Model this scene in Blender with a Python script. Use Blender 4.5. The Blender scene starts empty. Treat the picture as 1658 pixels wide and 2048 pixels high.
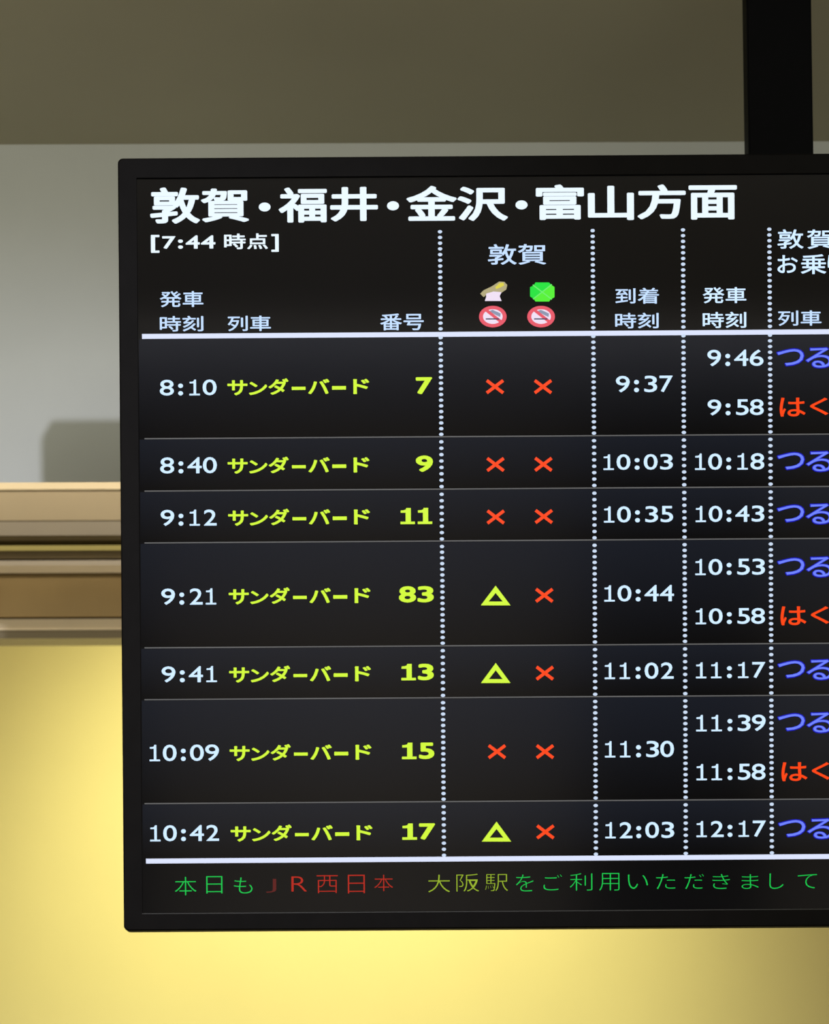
import bpy, bmesh, math, random
from mathutils import Vector, Matrix

# ------------------------------------------------------------------ camera
F = 9000.0; CX = 829.0; HY = 2500.0; W, H = 1658, 2048
CAM = Vector((0, 0, 1.6)); ROLL = 0.004
D = 4.95                                   # distance of the board
YW = 5.45                                  # upper wall plane
YT = 5.78                                  # moulding set back behind the wall's lower edge
YR = 6.95                                   # lit wall inside the recess
S = bpy.context.scene
C = S.collection
cam_data = bpy.data.cameras.new('camera'); cam = bpy.data.objects.new('camera', cam_data); C.objects.link(cam)
cam_data.sensor_fit = 'VERTICAL'; cam_data.sensor_height = 24.0; cam_data.lens = F / H * 24.0
cam_data.shift_y = (HY - H / 2) / H; cam_data.clip_start = 0.05
RM = Matrix.Rotation(ROLL, 4, 'Y')
cam.matrix_world = Matrix.Translation(CAM) @ RM @ Matrix.Rotation(math.pi / 2, 4, 'X')
cam_data.dof.use_dof = True; cam_data.dof.focus_distance = 4.55; cam_data.dof.aperture_fstop = 7.0
S.camera = cam
S.view_settings.view_transform = 'Standard'; S.view_settings.look = 'None'
S.view_settings.exposure = 0.0; S.view_settings.gamma = 1.0; S.view_settings.use_curve_mapping = False

# ------------------------------------------------------------------ world and lamps
w = bpy.data.worlds.new('world'); S.world = w; w.use_nodes = True
w.node_tree.nodes['Background'].inputs[0].default_value = (0.02, 0.02, 0.02, 1)

def light(name, kind, loc, aim, energy, color, **kw):
    d = bpy.data.lights.new(name, kind); d.energy = energy; d.color = color
    for k, v in kw.items(): setattr(d, k, v)
    o = bpy.data.objects.new(name, d); C.objects.link(o); o.location = loc
    o.rotation_euler = (Vector(aim) - Vector(loc)).to_track_quat('-Z', 'Y').to_euler()
    return o
light('hall_downlight', 'SPOT', (0.225, 2.75, 3.70), (-0.52, 5.45, 1.82), 262, (0.86, 0.87, 1.0),
      spot_size=math.radians(36), spot_blend=1.0, shadow_soft_size=0.026)
light('hall_fill', 'AREA', (0.0, 2.3, 3.72), (0.0, 2.3, 0), 120, (1.0, 0.99, 0.86),  # unseen soft fill added for the hall's general light
      shape='RECTANGLE', size=4.5, size_y=2.0)
light('hall_back_fill', 'AREA', (0.0, -1.6, 3.72), (0.0, -2.2, 0), 55, (1.0, 0.93, 0.85),  # unseen fill added to brighten the hall wall the screen mirrors
      shape='RECTANGLE', size=4.5, size_y=0.6)
light('cove_strip', 'AREA', (0.3, 5.60, 2.76), (0.3, 5.72, 2.3), 8.5, (1.0, 0.88, 0.70),
      shape='RECTANGLE', size=5.0, size_y=0.04)
light('recess_spot', 'SPOT', (-0.13, 5.97, 2.84), (-0.13, 6.95, 1.98), 110, (1.0, 0.91, 0.36),
      spot_size=math.radians(76), spot_blend=1.0, shadow_soft_size=0.10)
light('recess_fill', 'AREA', (0.1, 6.62, 2.86), (0.1, 6.66, 1.6), 5.0, (1.0, 0.84, 0.30),  # unseen fill added to brighten the upper recess wall
      shape='RECTANGLE', size=3.0, size_y=0.2)

# ------------------------------------------------------------------ materials
def base_mat(name, col, rough=0.6, spec=0.5, noise=0.0, nscale=20.0, bump=0.0, metallic=0.0):
    m = bpy.data.materials.new(name); m.use_nodes = True
    nt = m.node_tree; b = nt.nodes['Principled BSDF']
    b.inputs['Base Color'].default_value = (*col, 1); b.inputs['Roughness'].default_value = rough
    b.inputs['Specular IOR Level'].default_value = spec; b.inputs['Metallic'].default_value = metallic
    tc = nt.nodes.new('ShaderNodeTexCoord'); n = nt.nodes.new('ShaderNodeTexNoise')
    n.inputs['Scale'].default_value = nscale; n.inputs['Detail'].default_value = 5
    nt.links.new(tc.outputs['Object'], n.inputs['Vector'])
    if noise:
        r = nt.nodes.new('ShaderNodeValToRGB')
        r.color_ramp.elements[0].position = 0.3; r.color_ramp.elements[1].position = 0.7
        r.color_ramp.elements[0].color = (*[c * (1 - noise) for c in col], 1)
        r.color_ramp.elements[1].color = (*[min(1, c * (1 + noise)) for c in col], 1)
        nt.links.new(n.outputs['Fac'], r.inputs['Fac']); nt.links.new(r.outputs['Color'], b.inputs['Base Color'])
    if bump:
        bp = nt.nodes.new('ShaderNodeBump'); bp.inputs['Strength'].default_value = bump
        bp.inputs['Distance'].default_value = 0.002
        nt.links.new(n.outputs['Fac'], bp.inputs['Height']); nt.links.new(bp.outputs['Normal'], b.inputs['Normal'])
    return m
def glow_mat(name, col, strength=1.0):
    m = bpy.data.materials.new(name); m.use_nodes = True
    b = m.node_tree.nodes['Principled BSDF']
    b.inputs['Base Color'].default_value = (0.004, 0.004, 0.004, 1); b.inputs['Specular IOR Level'].default_value = 0.1
    b.inputs['Emission Color'].default_value = (*col, 1); b.inputs['Emission Strength'].default_value = strength
    return m
def srgb(r, g, b):
    f = lambda c: (c / 255 / 12.92) if c / 255 <= 0.04045 else ((c / 255 + 0.055) / 1.055) ** 2.4
    return (f(r), f(g), f(b))

M = {
 'wall': base_mat('painted_wall', (0.60, 0.62, 0.585), 0.8, 0.2, 0.03, 6, 0.1),
 'ceiling': base_mat('olive_paint', (0.50, 0.485, 0.37), 0.9, 0.1, 0.04, 4, 0.1),
 'recess': base_mat('recess_paint', (0.80, 0.74, 0.52), 0.85, 0.2, 0.02, 5, 0.1),
 'floor_ceiling': base_mat('ceiling_white', (0.6, 0.58, 0.54), 0.9, 0.1, 0.02, 4),
 'floor': base_mat('floor_tile', (0.30, 0.27, 0.22), 0.5, 0.4, 0.1, 3),
 'hall': base_mat('hall_wall', (0.50, 0.47, 0.44), 0.8, 0.2, 0.05, 3),
 'dark': base_mat('dark_pillar', (0.02, 0.02, 0.022), 0.5, 0.3),
 'bezel': base_mat('bezel_plastic', (0.0055, 0.005, 0.005), 0.6, 0.04, 0.1, 60),
 'pole': base_mat('black_powder_coat', (0.0015, 0.0015, 0.002), 0.5, 0.03, 0.1, 60),
 'vent': base_mat('housing_steel', (0.02, 0.02, 0.02), 0.4, 0.4, metallic=0.6),
}
M['white'] = glow_mat('glow_white', srgb(232, 246, 255), 1.05)
M['rule'] = glow_mat('glow_rule', srgb(222, 230, 255), 1.0)
M['dot'] = glow_mat('glow_dot', srgb(205, 222, 245), 1.0)
M['time'] = glow_mat('glow_time', srgb(200, 228, 252), 1.15)
M['head'] = glow_mat('glow_header', srgb(185, 210, 242), 1.2)
M['head_bright'] = glow_mat('glow_header_bright', srgb(200, 226, 252), 1.2)
M['yellow'] = glow_mat('glow_yellow', srgb(212, 250, 62), 1.0)
M['red'] = glow_mat('glow_red', srgb(255, 72, 22), 1.0)
M['blue'] = glow_mat('glow_blue', srgb(112, 132, 255), 1.0)
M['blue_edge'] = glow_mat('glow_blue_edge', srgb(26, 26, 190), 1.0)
M['green'] = glow_mat('glow_green', srgb(20, 205, 80), 0.95)
M['dim_red'] = glow_mat('glow_dim_red', srgb(190, 40, 22), 0.9)
M['faint_red'] = glow_mat('glow_faint_red', srgb(110, 34, 28), 0.7)
M['lime'] = glow_mat('glow_lime', srgb(160, 190, 45), 0.9)
M['line'] = glow_mat('glow_grey', srgb(104, 104, 104), 0.9)
M['clover'] = glow_mat('glow_clover', srgb(30, 225, 60), 1.0)
M['clover_light'] = glow_mat('glow_clover_light', srgb(110, 240, 110), 1.0)
M['clover_lime'] = glow_mat('glow_clover_lime', srgb(85, 240, 50), 1.0)
M['ring'] = glow_mat('glow_ring', srgb(232, 88, 104), 1.0)
M['pinkw'] = glow_mat('glow_pinkish_white', srgb(240, 225, 245), 1.0)
M['grey'] = glow_mat('glow_smoke', srgb(140, 150, 175), 1.0)
M['ash'] = glow_mat('glow_cigarette', srgb(60, 60, 95), 1.0)
M['gold'] = glow_mat('glow_gold', srgb(222, 210, 70), 1.0)
M['gold_dull'] = glow_mat('glow_gold_dull', srgb(178, 168, 125), 1.0)

def panel_mat(name, top, bottom, k=1.0):
    m = bpy.data.materials.new(name); m.use_nodes = True; nt = m.node_tree
    b = nt.nodes['Principled BSDF']
    b.inputs['Base Color'].default_value = (0.0015, 0.0015, 0.0018, 1)
    b.inputs['Roughness'].default_value = 0.08; b.inputs['Specular IOR Level'].default_value = 0.7
    tc = nt.nodes.new('ShaderNodeTexCoord'); sp = nt.nodes.new('ShaderNodeSeparateXYZ')
    r = nt.nodes.new('ShaderNodeValToRGB')
    r.color_ramp.elements[0].color = (*bottom, 1); r.color_ramp.elements[1].color = (*top, 1)
    nt.links.new(tc.outputs['Generated'], sp.inputs[0]); nt.links.new(sp.outputs['Z'], r.inputs['Fac'])
    nt.links.new(r.outputs['Color'], b.inputs['Emission Color']); b.inputs['Emission Strength'].default_value = k
    return m
M['screen'] = panel_mat('lcd_black', (0.0015, 0.0015, 0.0018), (0.0015, 0.0015, 0.0018))
M['band'] = panel_mat('lcd_row_gradient', (0.0075, 0.0095, 0.0155), (0.0010, 0.0009, 0.0010))

# ------------------------------------------------------------------ mesh helpers
def link(name, me, mat, parent=None, loc=None, label=None, cat=None, kind=None):
    o = bpy.data.objects.new(name, me); C.objects.link(o)
    if mat is not None and not me.materials: me.materials.append(mat)
    if parent is not None: o.parent = parent
    if loc is not None: o.location = loc
    if label: o['label'] = label
    if cat: o['category'] = cat
    if kind: o['kind'] = kind
    return o
def pydata(name, vs, fs):
    me = bpy.data.meshes.new(name); me.from_pydata(vs, [], fs); me.update(); return me
def box_mesh(name, lo, hi, bevel=0.0, segs=2):
    bm = bmesh.new(); bmesh.ops.create_cube(bm, size=1)
    for v in bm.verts:
        v.co = Vector([(lo[i] + hi[i]) / 2 + v.co[i] * (hi[i] - lo[i]) for i in range(3)])
    if bevel: bmesh.ops.bevel(bm, geom=bm.edges[:], offset=bevel, segments=segs, affect='EDGES')
    me = bpy.data.meshes.new(name); bm.to_mesh(me); bm.free(); return me
def prism_x(name, prof, x0, x1):            # cross-section (y, z) extruded along x
    n = len(prof)
    vs = [(x0, y, z) for y, z in prof] + [(x1, y, z) for y, z in prof]
    fs = [tuple(range(n)), tuple(range(2 * n - 1, n - 1, -1))]
    fs += [(i, n + i, n + (i + 1) % n, (i + 1) % n) for i in range(n)]
    me = pydata(name, vs, fs)
    bm = bmesh.new(); bm.from_mesh(me); bmesh.ops.recalc_face_normals(bm, faces=bm.faces[:]); bm.to_mesh(me); bm.free()
    return me
def zat(py, y):                             # height of the point seen at image row py at depth y (near the left edge)
    return CAM.z + (HY - py) / F * y

T = {
 'light': base_mat('moulding_highlight', (0.72, 0.62, 0.44), 0.5, 0.3, 0.03, 12),  # lighter colour painted in for the edge highlights
 'cream': base_mat('moulding_cream', (0.50, 0.42, 0.29), 0.6, 0.3, 0.04, 9),
 'grey': base_mat('moulding_grey', (0.38, 0.34, 0.28), 0.6, 0.3, 0.04, 9),
 'shadow': base_mat('moulding_shade', (0.07, 0.055, 0.03), 0.8, 0.1),  # dark colour painted in for shade in the grooves and underside
 'brass': base_mat('moulding_brass', (0.50, 0.44, 0.16), 0.5, 0.4, 0.05, 15),
 'brown': base_mat('moulding_brown', (0.24, 0.19, 0.11), 0.6, 0.3, 0.08, 9),
 'wood': base_mat('moulding_wood', (0.33, 0.235, 0.105), 0.55, 0.3, 0.14, 7),
}
# ------------------------------------------------------------------ the room
X0, X1, YB = -3.0, 4.0, -3.4
CZ = 3.75; ZP = zat(286, YW)           # ceiling; top of the lit wall
SL = 0.45                                  # rise of the sloping ceiling towards the hall
st = lambda n, me, m: link(n, me, m, kind='structure')
st('floor', box_mesh('floor', (X0, YB, -0.1), (X1, YR, 0)), M['floor'])
YS = YW - (CZ - ZP) / SL                    # where the sloping part meets the level ceiling
st('ceiling', box_mesh('ceiling', (X0, YB, CZ), (X1, YS, CZ + 0.12)), M['floor_ceiling'])
st('ceiling_slope', prism_x('ceiling_slope', [(YW, ZP), (YS, CZ), (YS, CZ + .12), (YT + .12, CZ + .12), (YT + .12, ZP)], X0, X1), M['ceiling'])
st('wall_left', box_mesh('wall_left', (X0 - 0.1, YB, 0), (X0, YR, CZ)), M['hall'])
st('wall_right', box_mesh('wall_right', (X1, YB, 0), (X1 + 0.1, YR, CZ)), M['hall'])
st('wall_front', box_mesh('wall_front', (X0, YB - 0.1, 0), (X1, YB, CZ)), M['hall'])
zt = zat(962, YW)
st('wall_back', prism_x('wall_back', [(YW, zt), (YW + .08, zt + .05), (YW + .08, ZP), (YW, ZP)], X0, X1), M['wall'])
st('wall_cove', box_mesh('wall_cove', (X0, YT, zat(955, YT - .020)), (X1, YT + 0.12, ZP)), T['cream'])
st('wall_recess', box_mesh('wall_recess', (X0, YR, 0), (X1, YR + 0.1, 2.88)), M['recess'])
st('ceiling_recess', box_mesh('ceiling_recess', (X0, YT + 0.12, 2.88), (X1, YR + .1, ZP)), M['recess'])

# moulding over the recess: stepped pieces, each with its own depth
def trim(n, y0, y1, p0, p1, mat, back=0.0):
    """face from image row y0 (protruding p0) to y1 (protruding p1)"""
    a = (YT - p0, zat(y0, YT - p0)); b = (YT - p1, zat(y1, YT - p1))
    B = YT + 0.12
    up = 0.04 if n == 16 else 0.0            # the lowest piece slopes up behind
    me = prism_x('trim', [a, b, (B, b[1] + up), (B, a[1] + up)], X0, X1)
    return st('trim_%d' % n, me, mat)
prof = [(955, 976, .020, .034, 'light'), (976, 1038, .032, .032, 'cream'), (1038, 1040, .026, .026, 'shadow'),
        (1040, 1068, .032, .032, 'grey'), (1068, 1078, .032, .028, 'brown'), (1078, 1088, .028, .020, 'shadow'),
        (1088, 1098, .028, .028, 'brass'), (1098, 1114, .026, .023, 'brown'), (1114, 1118, .018, .018, 'shadow'),
        (1118, 1128, .023, .026, 'grey'), (1128, 1143, .029, .029, 'cream'), (1143, 1231, .026, .026, 'wood'),
        (1231, 1235, .020, .020, 'shadow'), (1235, 1254, .030, .030, 'cream'), (1254, 1257, .032, .032, 'light'),
        (1257, 1274, .030, .022, 'cream')]
for i, (a, b, p, q, m) in enumerate(prof): trim(i + 1, a, b, p, q, T[m])

# the far side of the hall, which the screen mirrors faintly
for x0, x1 in ((0.50, 0.99), (-1.9, -0.78)):
    st('pillar', box_mesh('pillar', (x0, YB + 0.05, 0), (x1, YB + 0.55, CZ)), M['dark'])

# ------------------------------------------------------------------ departure board
board = bpy.data.objects.new('departure_board', None); C.objects.link(board)
BC = Vector(((829 - CX) / F * D, D, CAM.z + (HY - 1090) / F * D))
BM = Matrix.Translation(BC) @ Matrix.Rotation(-0.0028, 4, 'Y') @ Matrix.Rotation(math.radians(1.0), 4, 'X')
board.matrix_world = BM
board['label'] = 'wide black departure board with glowing timetable, hanging from the ceiling on a black pole'
board['category'] = 'departure board'
BI = BM.inverted(); R3 = RM.to_3x3()
def inv(px, py, ly=0.0):                    # image point -> board-local (x, z) on the plane y = ly
    d = R3 @ Vector(((px - CX) / F, 1.0, (HY - py) / F))
    o = BI @ CAM; e = BI.to_3x3() @ d
    t = (ly - o.y) / e.y; q = o + e * t
    return q.x, q.z
PX = D / F
xl = inv(242, 1090)[0]; zt_ = inv(242, 318)[1]; zb_ = inv(247, 1862)[1]
xr = xl + (zt_ - zb_) * 1.775
sl = inv(279, 1090)[0]; stp = inv(279, 357)[1]; sb = inv(284, 1826.5)[1]; sr = xr - (sl - xl)
# bezel: rounded rectangular ring standing proud of the screen
def rrect(x0, z0, x1, z1, r, n=6):
    pts = []
    for cx, cz, a0 in ((x1 - r, z1 - r, 0), (x0 + r, z1 - r, 90), (x0 + r, z0 + r, 180), (x1 - r, z0 + r, 270)):
        for k in range(n + 1):
            a = math.radians(a0 + 90 * k / n); pts.append((cx + r * math.cos(a), cz + r * math.sin(a)))
    return pts
def ring_mesh(name, outer, inner, y0, y1, chamfer=0.0015):
    n = len(outer); vs = []; fs = []
    oc = [(x + (chamfer if x < (xl + xr) / 2 else -chamfer), z + (chamfer if z < (zt_ + zb_) / 2 else -chamfer)) for x, z in outer]
    loops = [[(x, y1, z) for x, z in outer], [(x, y0 + chamfer, z) for x, z in outer], [(x, y0, z) for x, z in oc],
             [(x, y0, z) for x, z in inner], [(x, y1, z) for x, z in inner]]
    for l in loops: vs += l
    L = len(loops)
    for a in range(L):
        b = (a + 1) % L
        for i in range(n):
            j = (i + 1) % n; fs.append((a * n + i, a * n + j, b * n + j, b * n + i))
    me = pydata(name, vs, fs)
    bm = bmesh.new(); bm.from_mesh(me); bmesh.ops.recalc_face_normals(bm, faces=bm.faces[:]); bm.to_mesh(me); bm.free()
    return me
link('bezel', ring_mesh('bezel', rrect(xl, zb_, xr, zt_, 0.0055), rrect(sl, sb, sr, stp, 0.0008), -0.004, 0.03), M['bezel'], board)
link('housing', box_mesh('housing', (xl + .02, .0305, zb_ + .02), (xr - .02, .075, zt_ - .02), .004), M['vent'], board)
link('bezel_highlight', box_mesh('bezel_highlight', (sl, -.0043, sb - .0012), (sr, -.0038, sb - .0004)), base_mat('highlight_grey', (0.05, 0.05, 0.05), 0.5, 0.2), board)  # grey strip painted in for the highlight along the bezel's inner lip
screen = link('screen', box_mesh('screen', (sl + .0002, 0, sb + .0002), (sr - .0002, .030, stp - .0002)), M['screen'], board)
# pole from the back of the board to the ceiling
def pole():
    y0, y1 = 0.076, 0.136
    bm = bmesh.new()
    ring = []
    top = ZP + SL * (YW - D - y1) - BC.z - .003
    zbot = zt_ - 0.35
    def xs(z):
        # edges through the two image points of each side
        a = inv(1497, 303, y0); b = inv(1492.5, 2, y0); c = inv(1627, 303, y0); d = inv(1622.5, 2, y0)
        t = (z - a[1]) / (b[1] - a[1])
        return a[0] + t * (b[0] - a[0]), c[0] + t * (d[0] - c[0])
    vs = []
    for z in (zbot, top):
        l, r = xs(z); vs += [(l, y0, z), (r, y0, z), (r, y1, z), (l, y1, z)]
    me = pydata('pole', vs, [(0, 1, 5, 4), (1, 2, 6, 5), (2, 3, 7, 6), (3, 0, 4, 7), (4, 5, 6, 7), (0, 3, 2, 1)])
    bm.from_mesh(me); bmesh.ops.recalc_face_normals(bm, faces=bm.faces[:])
    bmesh.ops.bevel(bm, geom=bm.edges[:], offset=0.002, segments=2, affect='EDGES'); bm.to_mesh(me); bm.free()
    link('pole', me, M['pole'], board)
pole()

# ------------------------------------------------------------------ what the screen shows
_cache = {}
def raw(s, off):
    cu = bpy.data.curves.new('t', 'FONT'); cu.body = s; cu.size = 1; cu.offset = off; cu.resolution_u = 4
    o = bpy.data.objects.new('t', cu); C.objects.link(o)
    dg = bpy.context.evaluated_depsgraph_get()
    me = bpy.data.meshes.new_from_object(o.evaluated_get(dg))
    vs = [(v.co.x, v.co.y) for v in me.vertices]; fs = [tuple(p.vertices) for p in me.polygons]
    bpy.data.objects.remove(o); bpy.data.curves.remove(cu); bpy.data.meshes.remove(me)
    return vs, fs
ONE = [(0, 0), (1, 0), (1, .10), (.64, .10), (.64, 1), (.47, 1), (.41, .90), (.26, .865), (.03, .86), (.03, .765), (.41, .765), (.41, .10), (0, .10)]
ONE_BOLD = [(0, 0), (1, 0), (1, .15), (.72, .15), (.72, 1), (.42, 1), (.36, .90), (.22, .86), (.02, .85), (.02, .71), (.36, .71), (.36, .15), (0, .15)]
def glyph(s, off):
    """unit-box outline of s; a positive off thickens the strokes by that radius"""
    k = (s, off)
    if k not in _cache:
        if s == '1':
            _cache[k] = ((ONE_BOLD if off > 0.015 else ONE), [tuple(range(13))]); return _cache[k]
        if s == ':':
            r = 0.13; vs = []; fs = []
            for cy in (0.18, 0.82):
                fs.append(tuple(range(len(vs), len(vs) + 14)))
                vs += [(0.5 + 0.5 * math.cos(t * math.tau / 14), cy + .18 * math.sin(t * math.tau / 14)) for t in range(14)]
            _cache[k] = (vs, fs); return _cache[k]
        vs, fs = raw(s, min(off, 0))
        if off > 0:
            n = len(vs); V = []; Fc = []
            for q in range(8):
                a = q * math.tau / 8 + .39; dx, dy = off * math.cos(a), off * math.sin(a); o = len(V)
                V += [(x + dx, y + dy) for x, y in vs]; Fc += [tuple(i + o for i in f) for f in fs]
            o = len(V); V += vs; Fc += [tuple(i + o for i in f) for f in fs]
            vs, fs = V, Fc
        xs = [v[0] for v in vs]; ys = [v[1] for v in vs]
        a, b, c, d = min(xs), max(xs), min(ys), max(ys)
        _cache[k] = ([((x - a) / (b - a), (y - c) / (d - c)) for x, y in vs], fs)
    return _cache[k]
EXT = {'0': (.045, .95), '1': (.175, .86), '2': (.13, .97), '3': (.12, .96), '4': (.03, .96), '5': (.14, .96), '6': (.05, .96), '7': (.12, .98), '8': (.045, .955), '9': (.05, .95)}
EXTB = {'0': (.03, .97), '1': (.10, .93), '2': (.07, .95), '3': (.05, .95), '4': (.01, .98), '5': (.07, .95), '6': (.03, .96), '7': (.05, .96), '8': (.02, .97), '9': (.03, .96)}
def digits(name, s, x0, x1, y0, y1, mat, off):
    """figures with even spacing between image columns x0..x1"""
    E = EXTB if off > 0.015 else EXT
    cells = []; p = 0.0
    for ch in s:
        if ch == ':': cells.append((ch, p + .235, p + .555)); p += .79
        else: cells.append((ch, p + E[ch][0], p + E[ch][1])); p += 1.0
    a, b = cells[0][1], cells[-1][2]; k = (x1 - x0) / (b - a)
    it = []
    for ch, l, r in cells:
        X = x0 + (l - a) * k; dy = -0.0072 * (X - x0)
        top = y0 + (y1 - y0) * .25 if ch == ':' else y0
        it.append((ch, X, x0 + (r - a) * k, top + dy, y1 + dy))
    return text(name, it, mat, off)
LY = -0.0006                                 # lettering layer, just in front of the panel
def flat(name, polys, mat, ly=LY, parent=None, label=None):
    """polys: list of (verts [(x,z)...], faces); one mesh with its origin at its centre"""
    vs = []; fs = []
    for v, f in polys:
        o = len(vs); vs += v; fs += [tuple(i + o for i in q) for q in f]
    cx = (min(v[0] for v in vs) + max(v[0] for v in vs)) / 2; cz = (min(v[1] for v in vs) + max(v[1] for v in vs)) / 2
    me = pydata(name, [(x - cx, 0, z - cz) for x, z in vs], fs)
    return link(name, me, mat, parent or screen, (cx, ly, cz), label)
def fit(s, x0, x1, y0, y1, off=0.0, grow=0.0):
    """letters s filling the image box x0..x1, y0..y1 (rows measured at the left end)"""
    gv, gf = glyph(s, off)
    ax, az = inv(x0 - grow, y1 + grow, LY); _, bz = inv(x0 - grow, y0 - grow, LY); bx, _ = inv(x1 + grow, y1, LY)
    return ([(ax + u * (bx - ax), az + v * (bz - az)) for u, v in gv], gf)
def text(name, items, mat, off=0.0, **k):
    return flat(name, [fit(s, a, b, c, d, off) for s, a, b, c, d in items], mat, **k)
def quad(x0, y0, x1, y1, thick):             # a bar whose middle runs from (x0,y0) to (x1,y1) in the image
    a = inv(x0, y0, LY); b = inv(x1, y1, LY); h = thick * PX / 2
    return ([(a[0], a[1] - h), (b[0], b[1] - h), (b[0], b[1] + h), (a[0], a[1] + h)], [(0, 1, 2, 3)])
def hbar(x0, y0, thick, xend=None):
    a = inv(x0, y0, LY); h = thick * PX / 2; xe = (sr - .004) if xend is None else xend
    return ([(a[0], a[1] - h), (xe, a[1] - h), (xe, a[1] + h), (a[0], a[1] + h)], [(0, 1, 2, 3)])

# title and header words
BO = 0.026
for it in [('敦', 300.5, 400, 375.3, 447.7), ('賀', 402, 498.5, 377.5, 444.5), ('福', 557.5, 654, 375.3, 445.3),
  ('井', 660.5, 756, 374.2, 443), ('金', 813, 914, 372.2, 441.7), ('沢', 915, 1016, 373.5, 442), ('富', 1072, 1168, 369.5, 440),
  ('山', 1176, 1268, 372, 440.5), ('方', 1275, 1371.5, 369.3, 438.6), ('面', 1377.5, 1474, 370.8, 439.3)]:
    text('title_character', [it], M['white'], BO)
def ellipse(cx, cy, rx, ry, n=20):
    x, z = inv(cx, cy, LY)
    return ([(x + rx * PX * math.cos(2 * math.pi * k / n), z + ry * PX * math.sin(2 * math.pi * k / n)) for k in range(n)], [tuple(range(n))])
for q in [(529.3, 414, 11.8, 8.8), (786, 411.6, 12, 9), (1043, 409.8, 12, 9)]: flat('title_dot', [ellipse(*q)], M['white'])
text('clock_reading', [('[', 302, 319, 470, 505.6), ('7', 324.6, 351, 472.5, 497.5), (':', 356, 366, 479, 497.5), ('4', 371.5, 399.5, 471, 497.3), ('4', 402, 430.8, 471, 497), ('時', 448.4, 491.5, 467.5, 498.4),
  ('点', 494.5, 535.7, 467, 498.2), (']', 543, 557.5, 468, 503.7)], M['white'], 0.018)
for nm, it, mt in [
  ('header_departure', [('発車', 319.8, 406.7, 582.8, 614.2), ('時刻', 319.8, 406.7, 632.3, 663)], 'head'),
  ('header_train', [('列車', 455.6, 541.8, 631.8, 662.4)], 'head'),
  ('header_number', [('番号', 760.6, 847.5, 627.4, 660.7)], 'head'),
  ('header_station', [('敦賀', 976, 1092.4, 488.7, 529.7)], 'head'),
  ('header_arrival', [('到着', 1231, 1318, 576.3, 607.7), ('時刻', 1230.4, 1317.3, 626, 656.9)], 'head'),
  ('header_departure', [('発車', 1405.6, 1492.5, 574.8, 606.5), ('時刻', 1405.6, 1492.5, 624.3, 656)], 'head_bright'),
  ('header_transfer', [('敦', 1555.2, 1607, 459, 497.6), ('賀', 1614, 1667, 459.3, 497.6), ('お', 1555, 1595.5, 510.4, 546),
     ('乗', 1601.8, 1652.5, 509, 548.3), ('り', 1655.5, 1686, 510, 547)], 'head_bright'),
  ('header_train', [('列車', 1556.4, 1642.8, 621.4, 651.6)], 'head')]:
    text(nm, it, M[mt], 0.010)

# rules, row lines and shaded rows
flat('heading_rule', [hbar(284, 672.8, 9.6)], M['rule'])
flat('footer_rule', [hbar(292, 1722.3, 9.6)], M['rule'])
lines = [877.5, 982.2, 1086, 1295.8, 1399.4, 1607.3]
for y in lines: flat('row_line', [hbar(289, y, 2.2)], M['line'])
edges = [676] + lines + [1717]
xb0 = inv(281, 1100)[0]
for a, b in zip(edges[:-1], edges[1:]):
    za = inv(285, a + 2)[1]; zb2 = inv(285, b - 2)[1]
    flat('row_band', [([(xb0, zb2), (sr - .002, zb2), (sr - .002, za), (xb0, za)], [(0, 1, 2, 3)])], M['band'], ly=-0.0002)

# dotted column lines
cols = [[(463, 880.0), (657, 881.1), (743, 881.8), (1077, 883.8), (1150, 884.7), (1530, 886.7), (1712, 888)],
        [(461, 1185.3), (985, 1188.7), (1530, 1191), (1708, 1191.8)],
        [(460, 1366), (865, 1367.7), (1050, 1369), (1400, 1370.6), (1708, 1371.6)],
        [(458, 1538.6), (660, 1540), (1000, 1541.3), (1400, 1542.7), (1706, 1543.8)]]
segs = [(459.8, 654, 18), (671.5, 865, 18), (880, 969.5, 8), (985, 1074.3, 8), (1089.3, 1282.7, 18), (1297.7, 1387.2, 8), (1401.7, 1594.7, 18), (1609.7, 1707, 9)]
def interp(tab, y):
    if y <= tab[0][0]: return tab[0][1]
    for (a, p), (b, q) in zip(tab[:-1], tab[1:]):
        if y <= b: return p + (q - p) * (y - a) / (b - a)
    return tab[-1][1]
for tab in cols:
    P = []
    for a, b, n in segs:
        for k in range(n):
            y = a + (b - a) * k / (n - 1) - 0.0075 * (tab[0][1] - 1367)
            P.append(ellipse(interp(tab, y), y, 4.4, 3.3, 10))
    flat('dotted_line', P, M['dot'])

# table entries
TO = 0.006
for s, a, b, c, d in [('8:10', 319.8, 433.2, 759.8, 791.1), ('8:40', 320.5, 433.7, 915, 947), ('9:12', 321.5, 433.2, 1019.9, 1051.7),
    ('9:21', 322.7, 432.5, 1177.4, 1209.6), ('9:41', 323.4, 433.7, 1333, 1364.8), ('10:09', 299.3, 438, 1489.8, 1522.4), ('10:42', 300.5, 438, 1650.7, 1682.7)]:
    digits('departure_time', s, a, b, c, d, M['time'], TO)
for s, a, b, c, d in [('9:37', 1232, 1345.5, 752, 784.6), ('10:03', 1207, 1345.7, 908.9, 940), ('10:35', 1208, 1346.2, 1013, 1045.2),
    ('10:44', 1208.7, 1348, 1170.9, 1203.2), ('11:02', 1209.4, 1347.4, 1325.8, 1358.3), ('11:30', 1209.9, 1348, 1482.6, 1515), ('12:03', 1210.7, 1348.4, 1644.6, 1676.7)]:
    digits('arrival_time', s, a, b, c, d, M['time'], TO)
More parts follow.
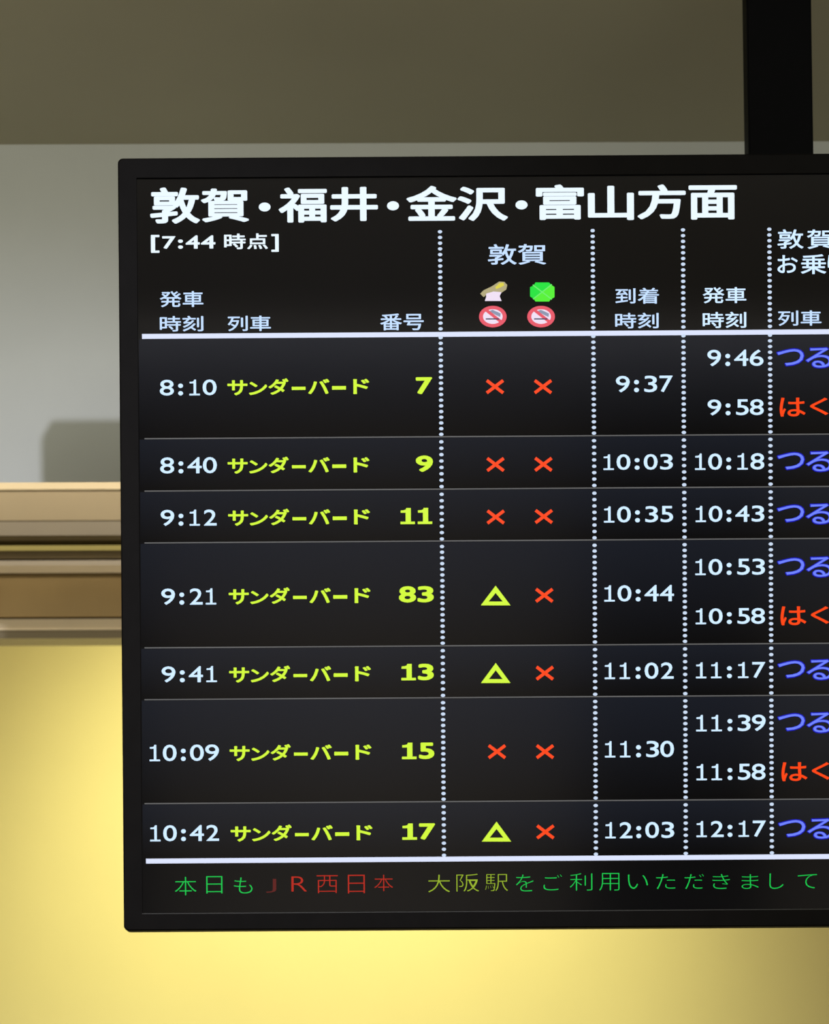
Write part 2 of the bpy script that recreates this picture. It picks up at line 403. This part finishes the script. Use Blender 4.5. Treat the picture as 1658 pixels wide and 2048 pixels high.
for s, a, b, c, d in [('9:46', 1414.8, 1527, 699.8, 732.4), ('9:58', 1415.3, 1527.5, 799.2, 830.8), ('10:18', 1390.2, 1528.7, 907.3, 939.9),
    ('10:43', 1391.4, 1528.7, 1012, 1044.1), ('10:53', 1390.7, 1530, 1118.2, 1150.3), ('10:58', 1391.4, 1530, 1217, 1248.5),
    ('11:17', 1391.9, 1530.6, 1325, 1356.6), ('11:39', 1392.4, 1531.3, 1430.2, 1462.8), ('11:58', 1393, 1531, 1528.4, 1560.5), ('12:17', 1393, 1531.8, 1642.2, 1674.3)]:
    digits('connection_time', s, a, b, c, d, M['time'], TO)
for s, a, b, c, d in [('7', 831.8, 864.4, 754.5, 788.2), ('9', 831.8, 866, 911.3, 943.9), ('11', 801, 864.4, 1016.2, 1048.3), ('83', 798, 867.5, 1172.6, 1205),
    ('13', 802.8, 867.5, 1328, 1360.7), ('15', 804, 868.7, 1485.5, 1518.3), ('17', 804.5, 870.5, 1647, 1679.5)]:
    digits('train_number', s, a, b, c, d, M['yellow'], 0.032)
NAME = [('サ', 455, 495, 760.5, 790.7), ('ン', 498, 534.5, 764, 790), ('ダ', 537, 577, 757, 789.5), ('ー', 583.5, 611, 773.5, 780),
        ('バ', 616.5, 659, 758, 788), ('ー', 664, 692, 772, 779.5), ('ド', 706.5, 738.5, 758, 788)]
for y, x in [(760.5, 455), (917.3, 455.5), (1021.3, 456.5), (1178.6, 457.6), (1335, 458.4), (1492, 459.5), (1653, 461.5)]:
    dy = y - 760.5; dx = x - 455
    text('train_name', [(s, a + dx, b + dx, c + dy, d + dy) for s, a, b, c, d in NAME], M['yellow'], 0.026)

def cross(cx, cy, w=37.5, h=29.5, t=6.2):
    P = []
    for s in (-1, 1):
        dx = w / 2 - t * .38; dy = (h / 2 - t * .38) * s
        L = math.hypot(dx, dy); nx, ny = -dy / L * t / 2, dx / L * t / 2
        pts = [(cx - dx + nx, cy - dy + ny), (cx + dx + nx, cy + dy + ny), (cx + dx - nx, cy + dy - ny), (cx - dx - nx, cy - dy - ny)]
        P.append(([inv(x, y, LY) for x, y in pts], [(0, 1, 2, 3)]))
    return P
for cx, cy in [(990, 773.3), (991, 929), (991.4, 1034), (994, 1503.3), (1086, 773.3), (1086.8, 928.6), (1087.6, 1033), (1088.6, 1190.6),
               (1089.6, 1346.2), (1090, 1503.3), (1090.8, 1663.8)]:
    flat('sold_out_cross', cross(cx, cy), M['red'])
for x0, x1, y0, y1 in [(961.6, 1021, 1171.4, 1210.7), (962, 1021, 1326, 1366), (963.8, 1022.3, 1643.3, 1683)]:
    o = [(x0, y1), (x1, y1), ((x0 + x1) / 2, y0)]; ym = y1 - 7.6; cx = (x0 + x1) / 2
    i = [(x0 + 15.5, ym), (x1 - 15.5, ym), (cx, y0 + 14.5)]
    P = [inv(x, y, LY) for x, y in o + i]
    flat('few_seats_triangle', [(P, [(0, 1, 4, 3), (1, 2, 5, 4), (2, 0, 3, 5)])], M['yellow'])

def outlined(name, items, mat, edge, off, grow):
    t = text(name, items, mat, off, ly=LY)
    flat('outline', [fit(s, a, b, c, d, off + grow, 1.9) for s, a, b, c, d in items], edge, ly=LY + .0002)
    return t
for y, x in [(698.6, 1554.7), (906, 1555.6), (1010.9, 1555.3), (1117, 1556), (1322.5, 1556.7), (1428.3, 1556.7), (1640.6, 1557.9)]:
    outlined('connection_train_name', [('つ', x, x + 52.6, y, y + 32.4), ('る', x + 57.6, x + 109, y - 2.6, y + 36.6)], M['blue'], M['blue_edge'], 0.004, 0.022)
for y, x in [(795.6, 1559.6), (1213, 1561.3), (1524.8, 1563.2)]:
    text('connection_train_name', [('は', x, x + 51.4, y, y + 37.6), ('く', x + 60.5, x + 97, y, y + 34.5)], M['red'], 0.012)

# running message
yy = {'green': [('本', 350, 392.7, 1754, 1790.6), ('日', 412.7, 444.8, 1752.5, 1787), ('も', 468, 505, 1755, 1787)],
      'faint_red': [('J', 532, 552.6, 1758, 1785.3)],
      'dim_red': [('R', 583, 614, 1753, 1783), ('西', 633.4, 675.7, 1750.8, 1786.2), ('日', 696, 729.8, 1749.8, 1786.7), ('本', 749, 786, 1749.8, 1782)],
      'lime': [('大', 856.6, 900, 1749.8, 1784.5), ('阪', 913, 958, 1748, 1783), ('駅', 970.3, 1015.8, 1748.5, 1782)]}
g2 = [('を', 1032.2, 1067, 1749.4, 1782.8), ('ご', 1087, 1124, 1749.4, 1780.6), ('利', 1140, 1184.7, 1747, 1781), ('用', 1198.6, 1238.8, 1746.4, 1781),
      ('い', 1256, 1296, 1749.4, 1777.6), ('た', 1312.5, 1350.6, 1748.5, 1777.6), ('だ', 1369.6, 1407.7, 1748.5, 1777.6), ('き', 1425, 1459.7, 1748.5, 1777.6),
      ('ま', 1483.5, 1517.3, 1748.5, 1777.6), ('し', 1539, 1567, 1747.2, 1777.6), ('て', 1596, 1634, 1748.5, 1776.7)]
for k in yy: text('running_message', yy[k], M[k], -0.016)
text('running_message', g2, M['green'], -0.018)

# symbols above the seat columns
def poly(pts): return ([inv(x, y, LY) for x, y in pts], [tuple(range(len(pts)))])
def ico(x, y): return 900 + x / 5.527, 540 + y / 5.527
def icon(name, layers):
    first = None
    for i, (polys, mat) in enumerate(layers):
        flat(name if i == 0 else name + '_detail', polys, M[mat], ly=LY - 0.00012 * i)
oct_ = [ico(*p) for p in [(945, 138), (1095, 138), (1118, 165), (1155, 188), (1155, 300), (1112, 325), (1095, 348), (945, 348), (925, 318), (885, 292), (885, 190), (925, 172)]]
def bar(p, q, t):
    (x0, y0), (x1, y1) = p, q; L = math.hypot(x1 - x0, y1 - y0); nx, ny = -(y1 - y0) / L * t / 2, (x1 - x0) / L * t / 2
    return poly([(x0 + nx, y0 + ny), (x1 + nx, y1 + ny), (x1 - nx, y1 - ny), (x0 - nx, y0 - ny)])
icon('clover_symbol', [([poly(oct_)], 'clover'),
     ([poly([ico(1020, 240), ico(1118, 165), ico(1155, 188), ico(1155, 300), ico(1112, 325), ico(1095, 348), ico(945, 348), ico(925, 318)])], 'clover_lime'),
     ([bar(ico(915, 165), ico(1125, 325), 2.2), bar(ico(1125, 160), ico(918, 322), 2.2)], 'clover_light')])
icon('seat_symbol', [([poly([ico(*p) for p in [(335, 262), (370, 225), (460, 182), (545, 128), (600, 132), (632, 165), (622, 215), (570, 250), (480, 262), (400, 275), (372, 300)]])], 'gold_dull'),
     ([poly([ico(*p) for p in [(400, 262), (480, 238), (570, 245), (548, 290), (570, 342), (385, 342), (400, 300)]])], 'pinkw'),
     ([poly([ico(*p) for p in [(500, 190), (548, 145), (590, 140), (600, 170), (560, 192), (510, 212)]])], 'gold')])
for cx in (985.6, 1082.2):
    q = (cx - 985.6) * 5.527
    k = lambda x, y: (ico(x + q, y)[0], ico(x, y)[1])
    icon('no_smoking_symbol', [([ellipse(cx, 633.2, 27.6, 21.4, 40)], 'ring'),
        ([ellipse(cx, 633.2, 19.6, 14.6, 32)], 'pinkw'),
        ([poly([k(430, 455), k(470, 440), k(560, 480), k(555, 520), k(510, 500)])], 'grey'),
        ([bar(k(395, 440), k(560, 570), 6.2)], 'ring'),
        ([bar(k(395, 542), k(545, 542), 2.6)], 'ash')])
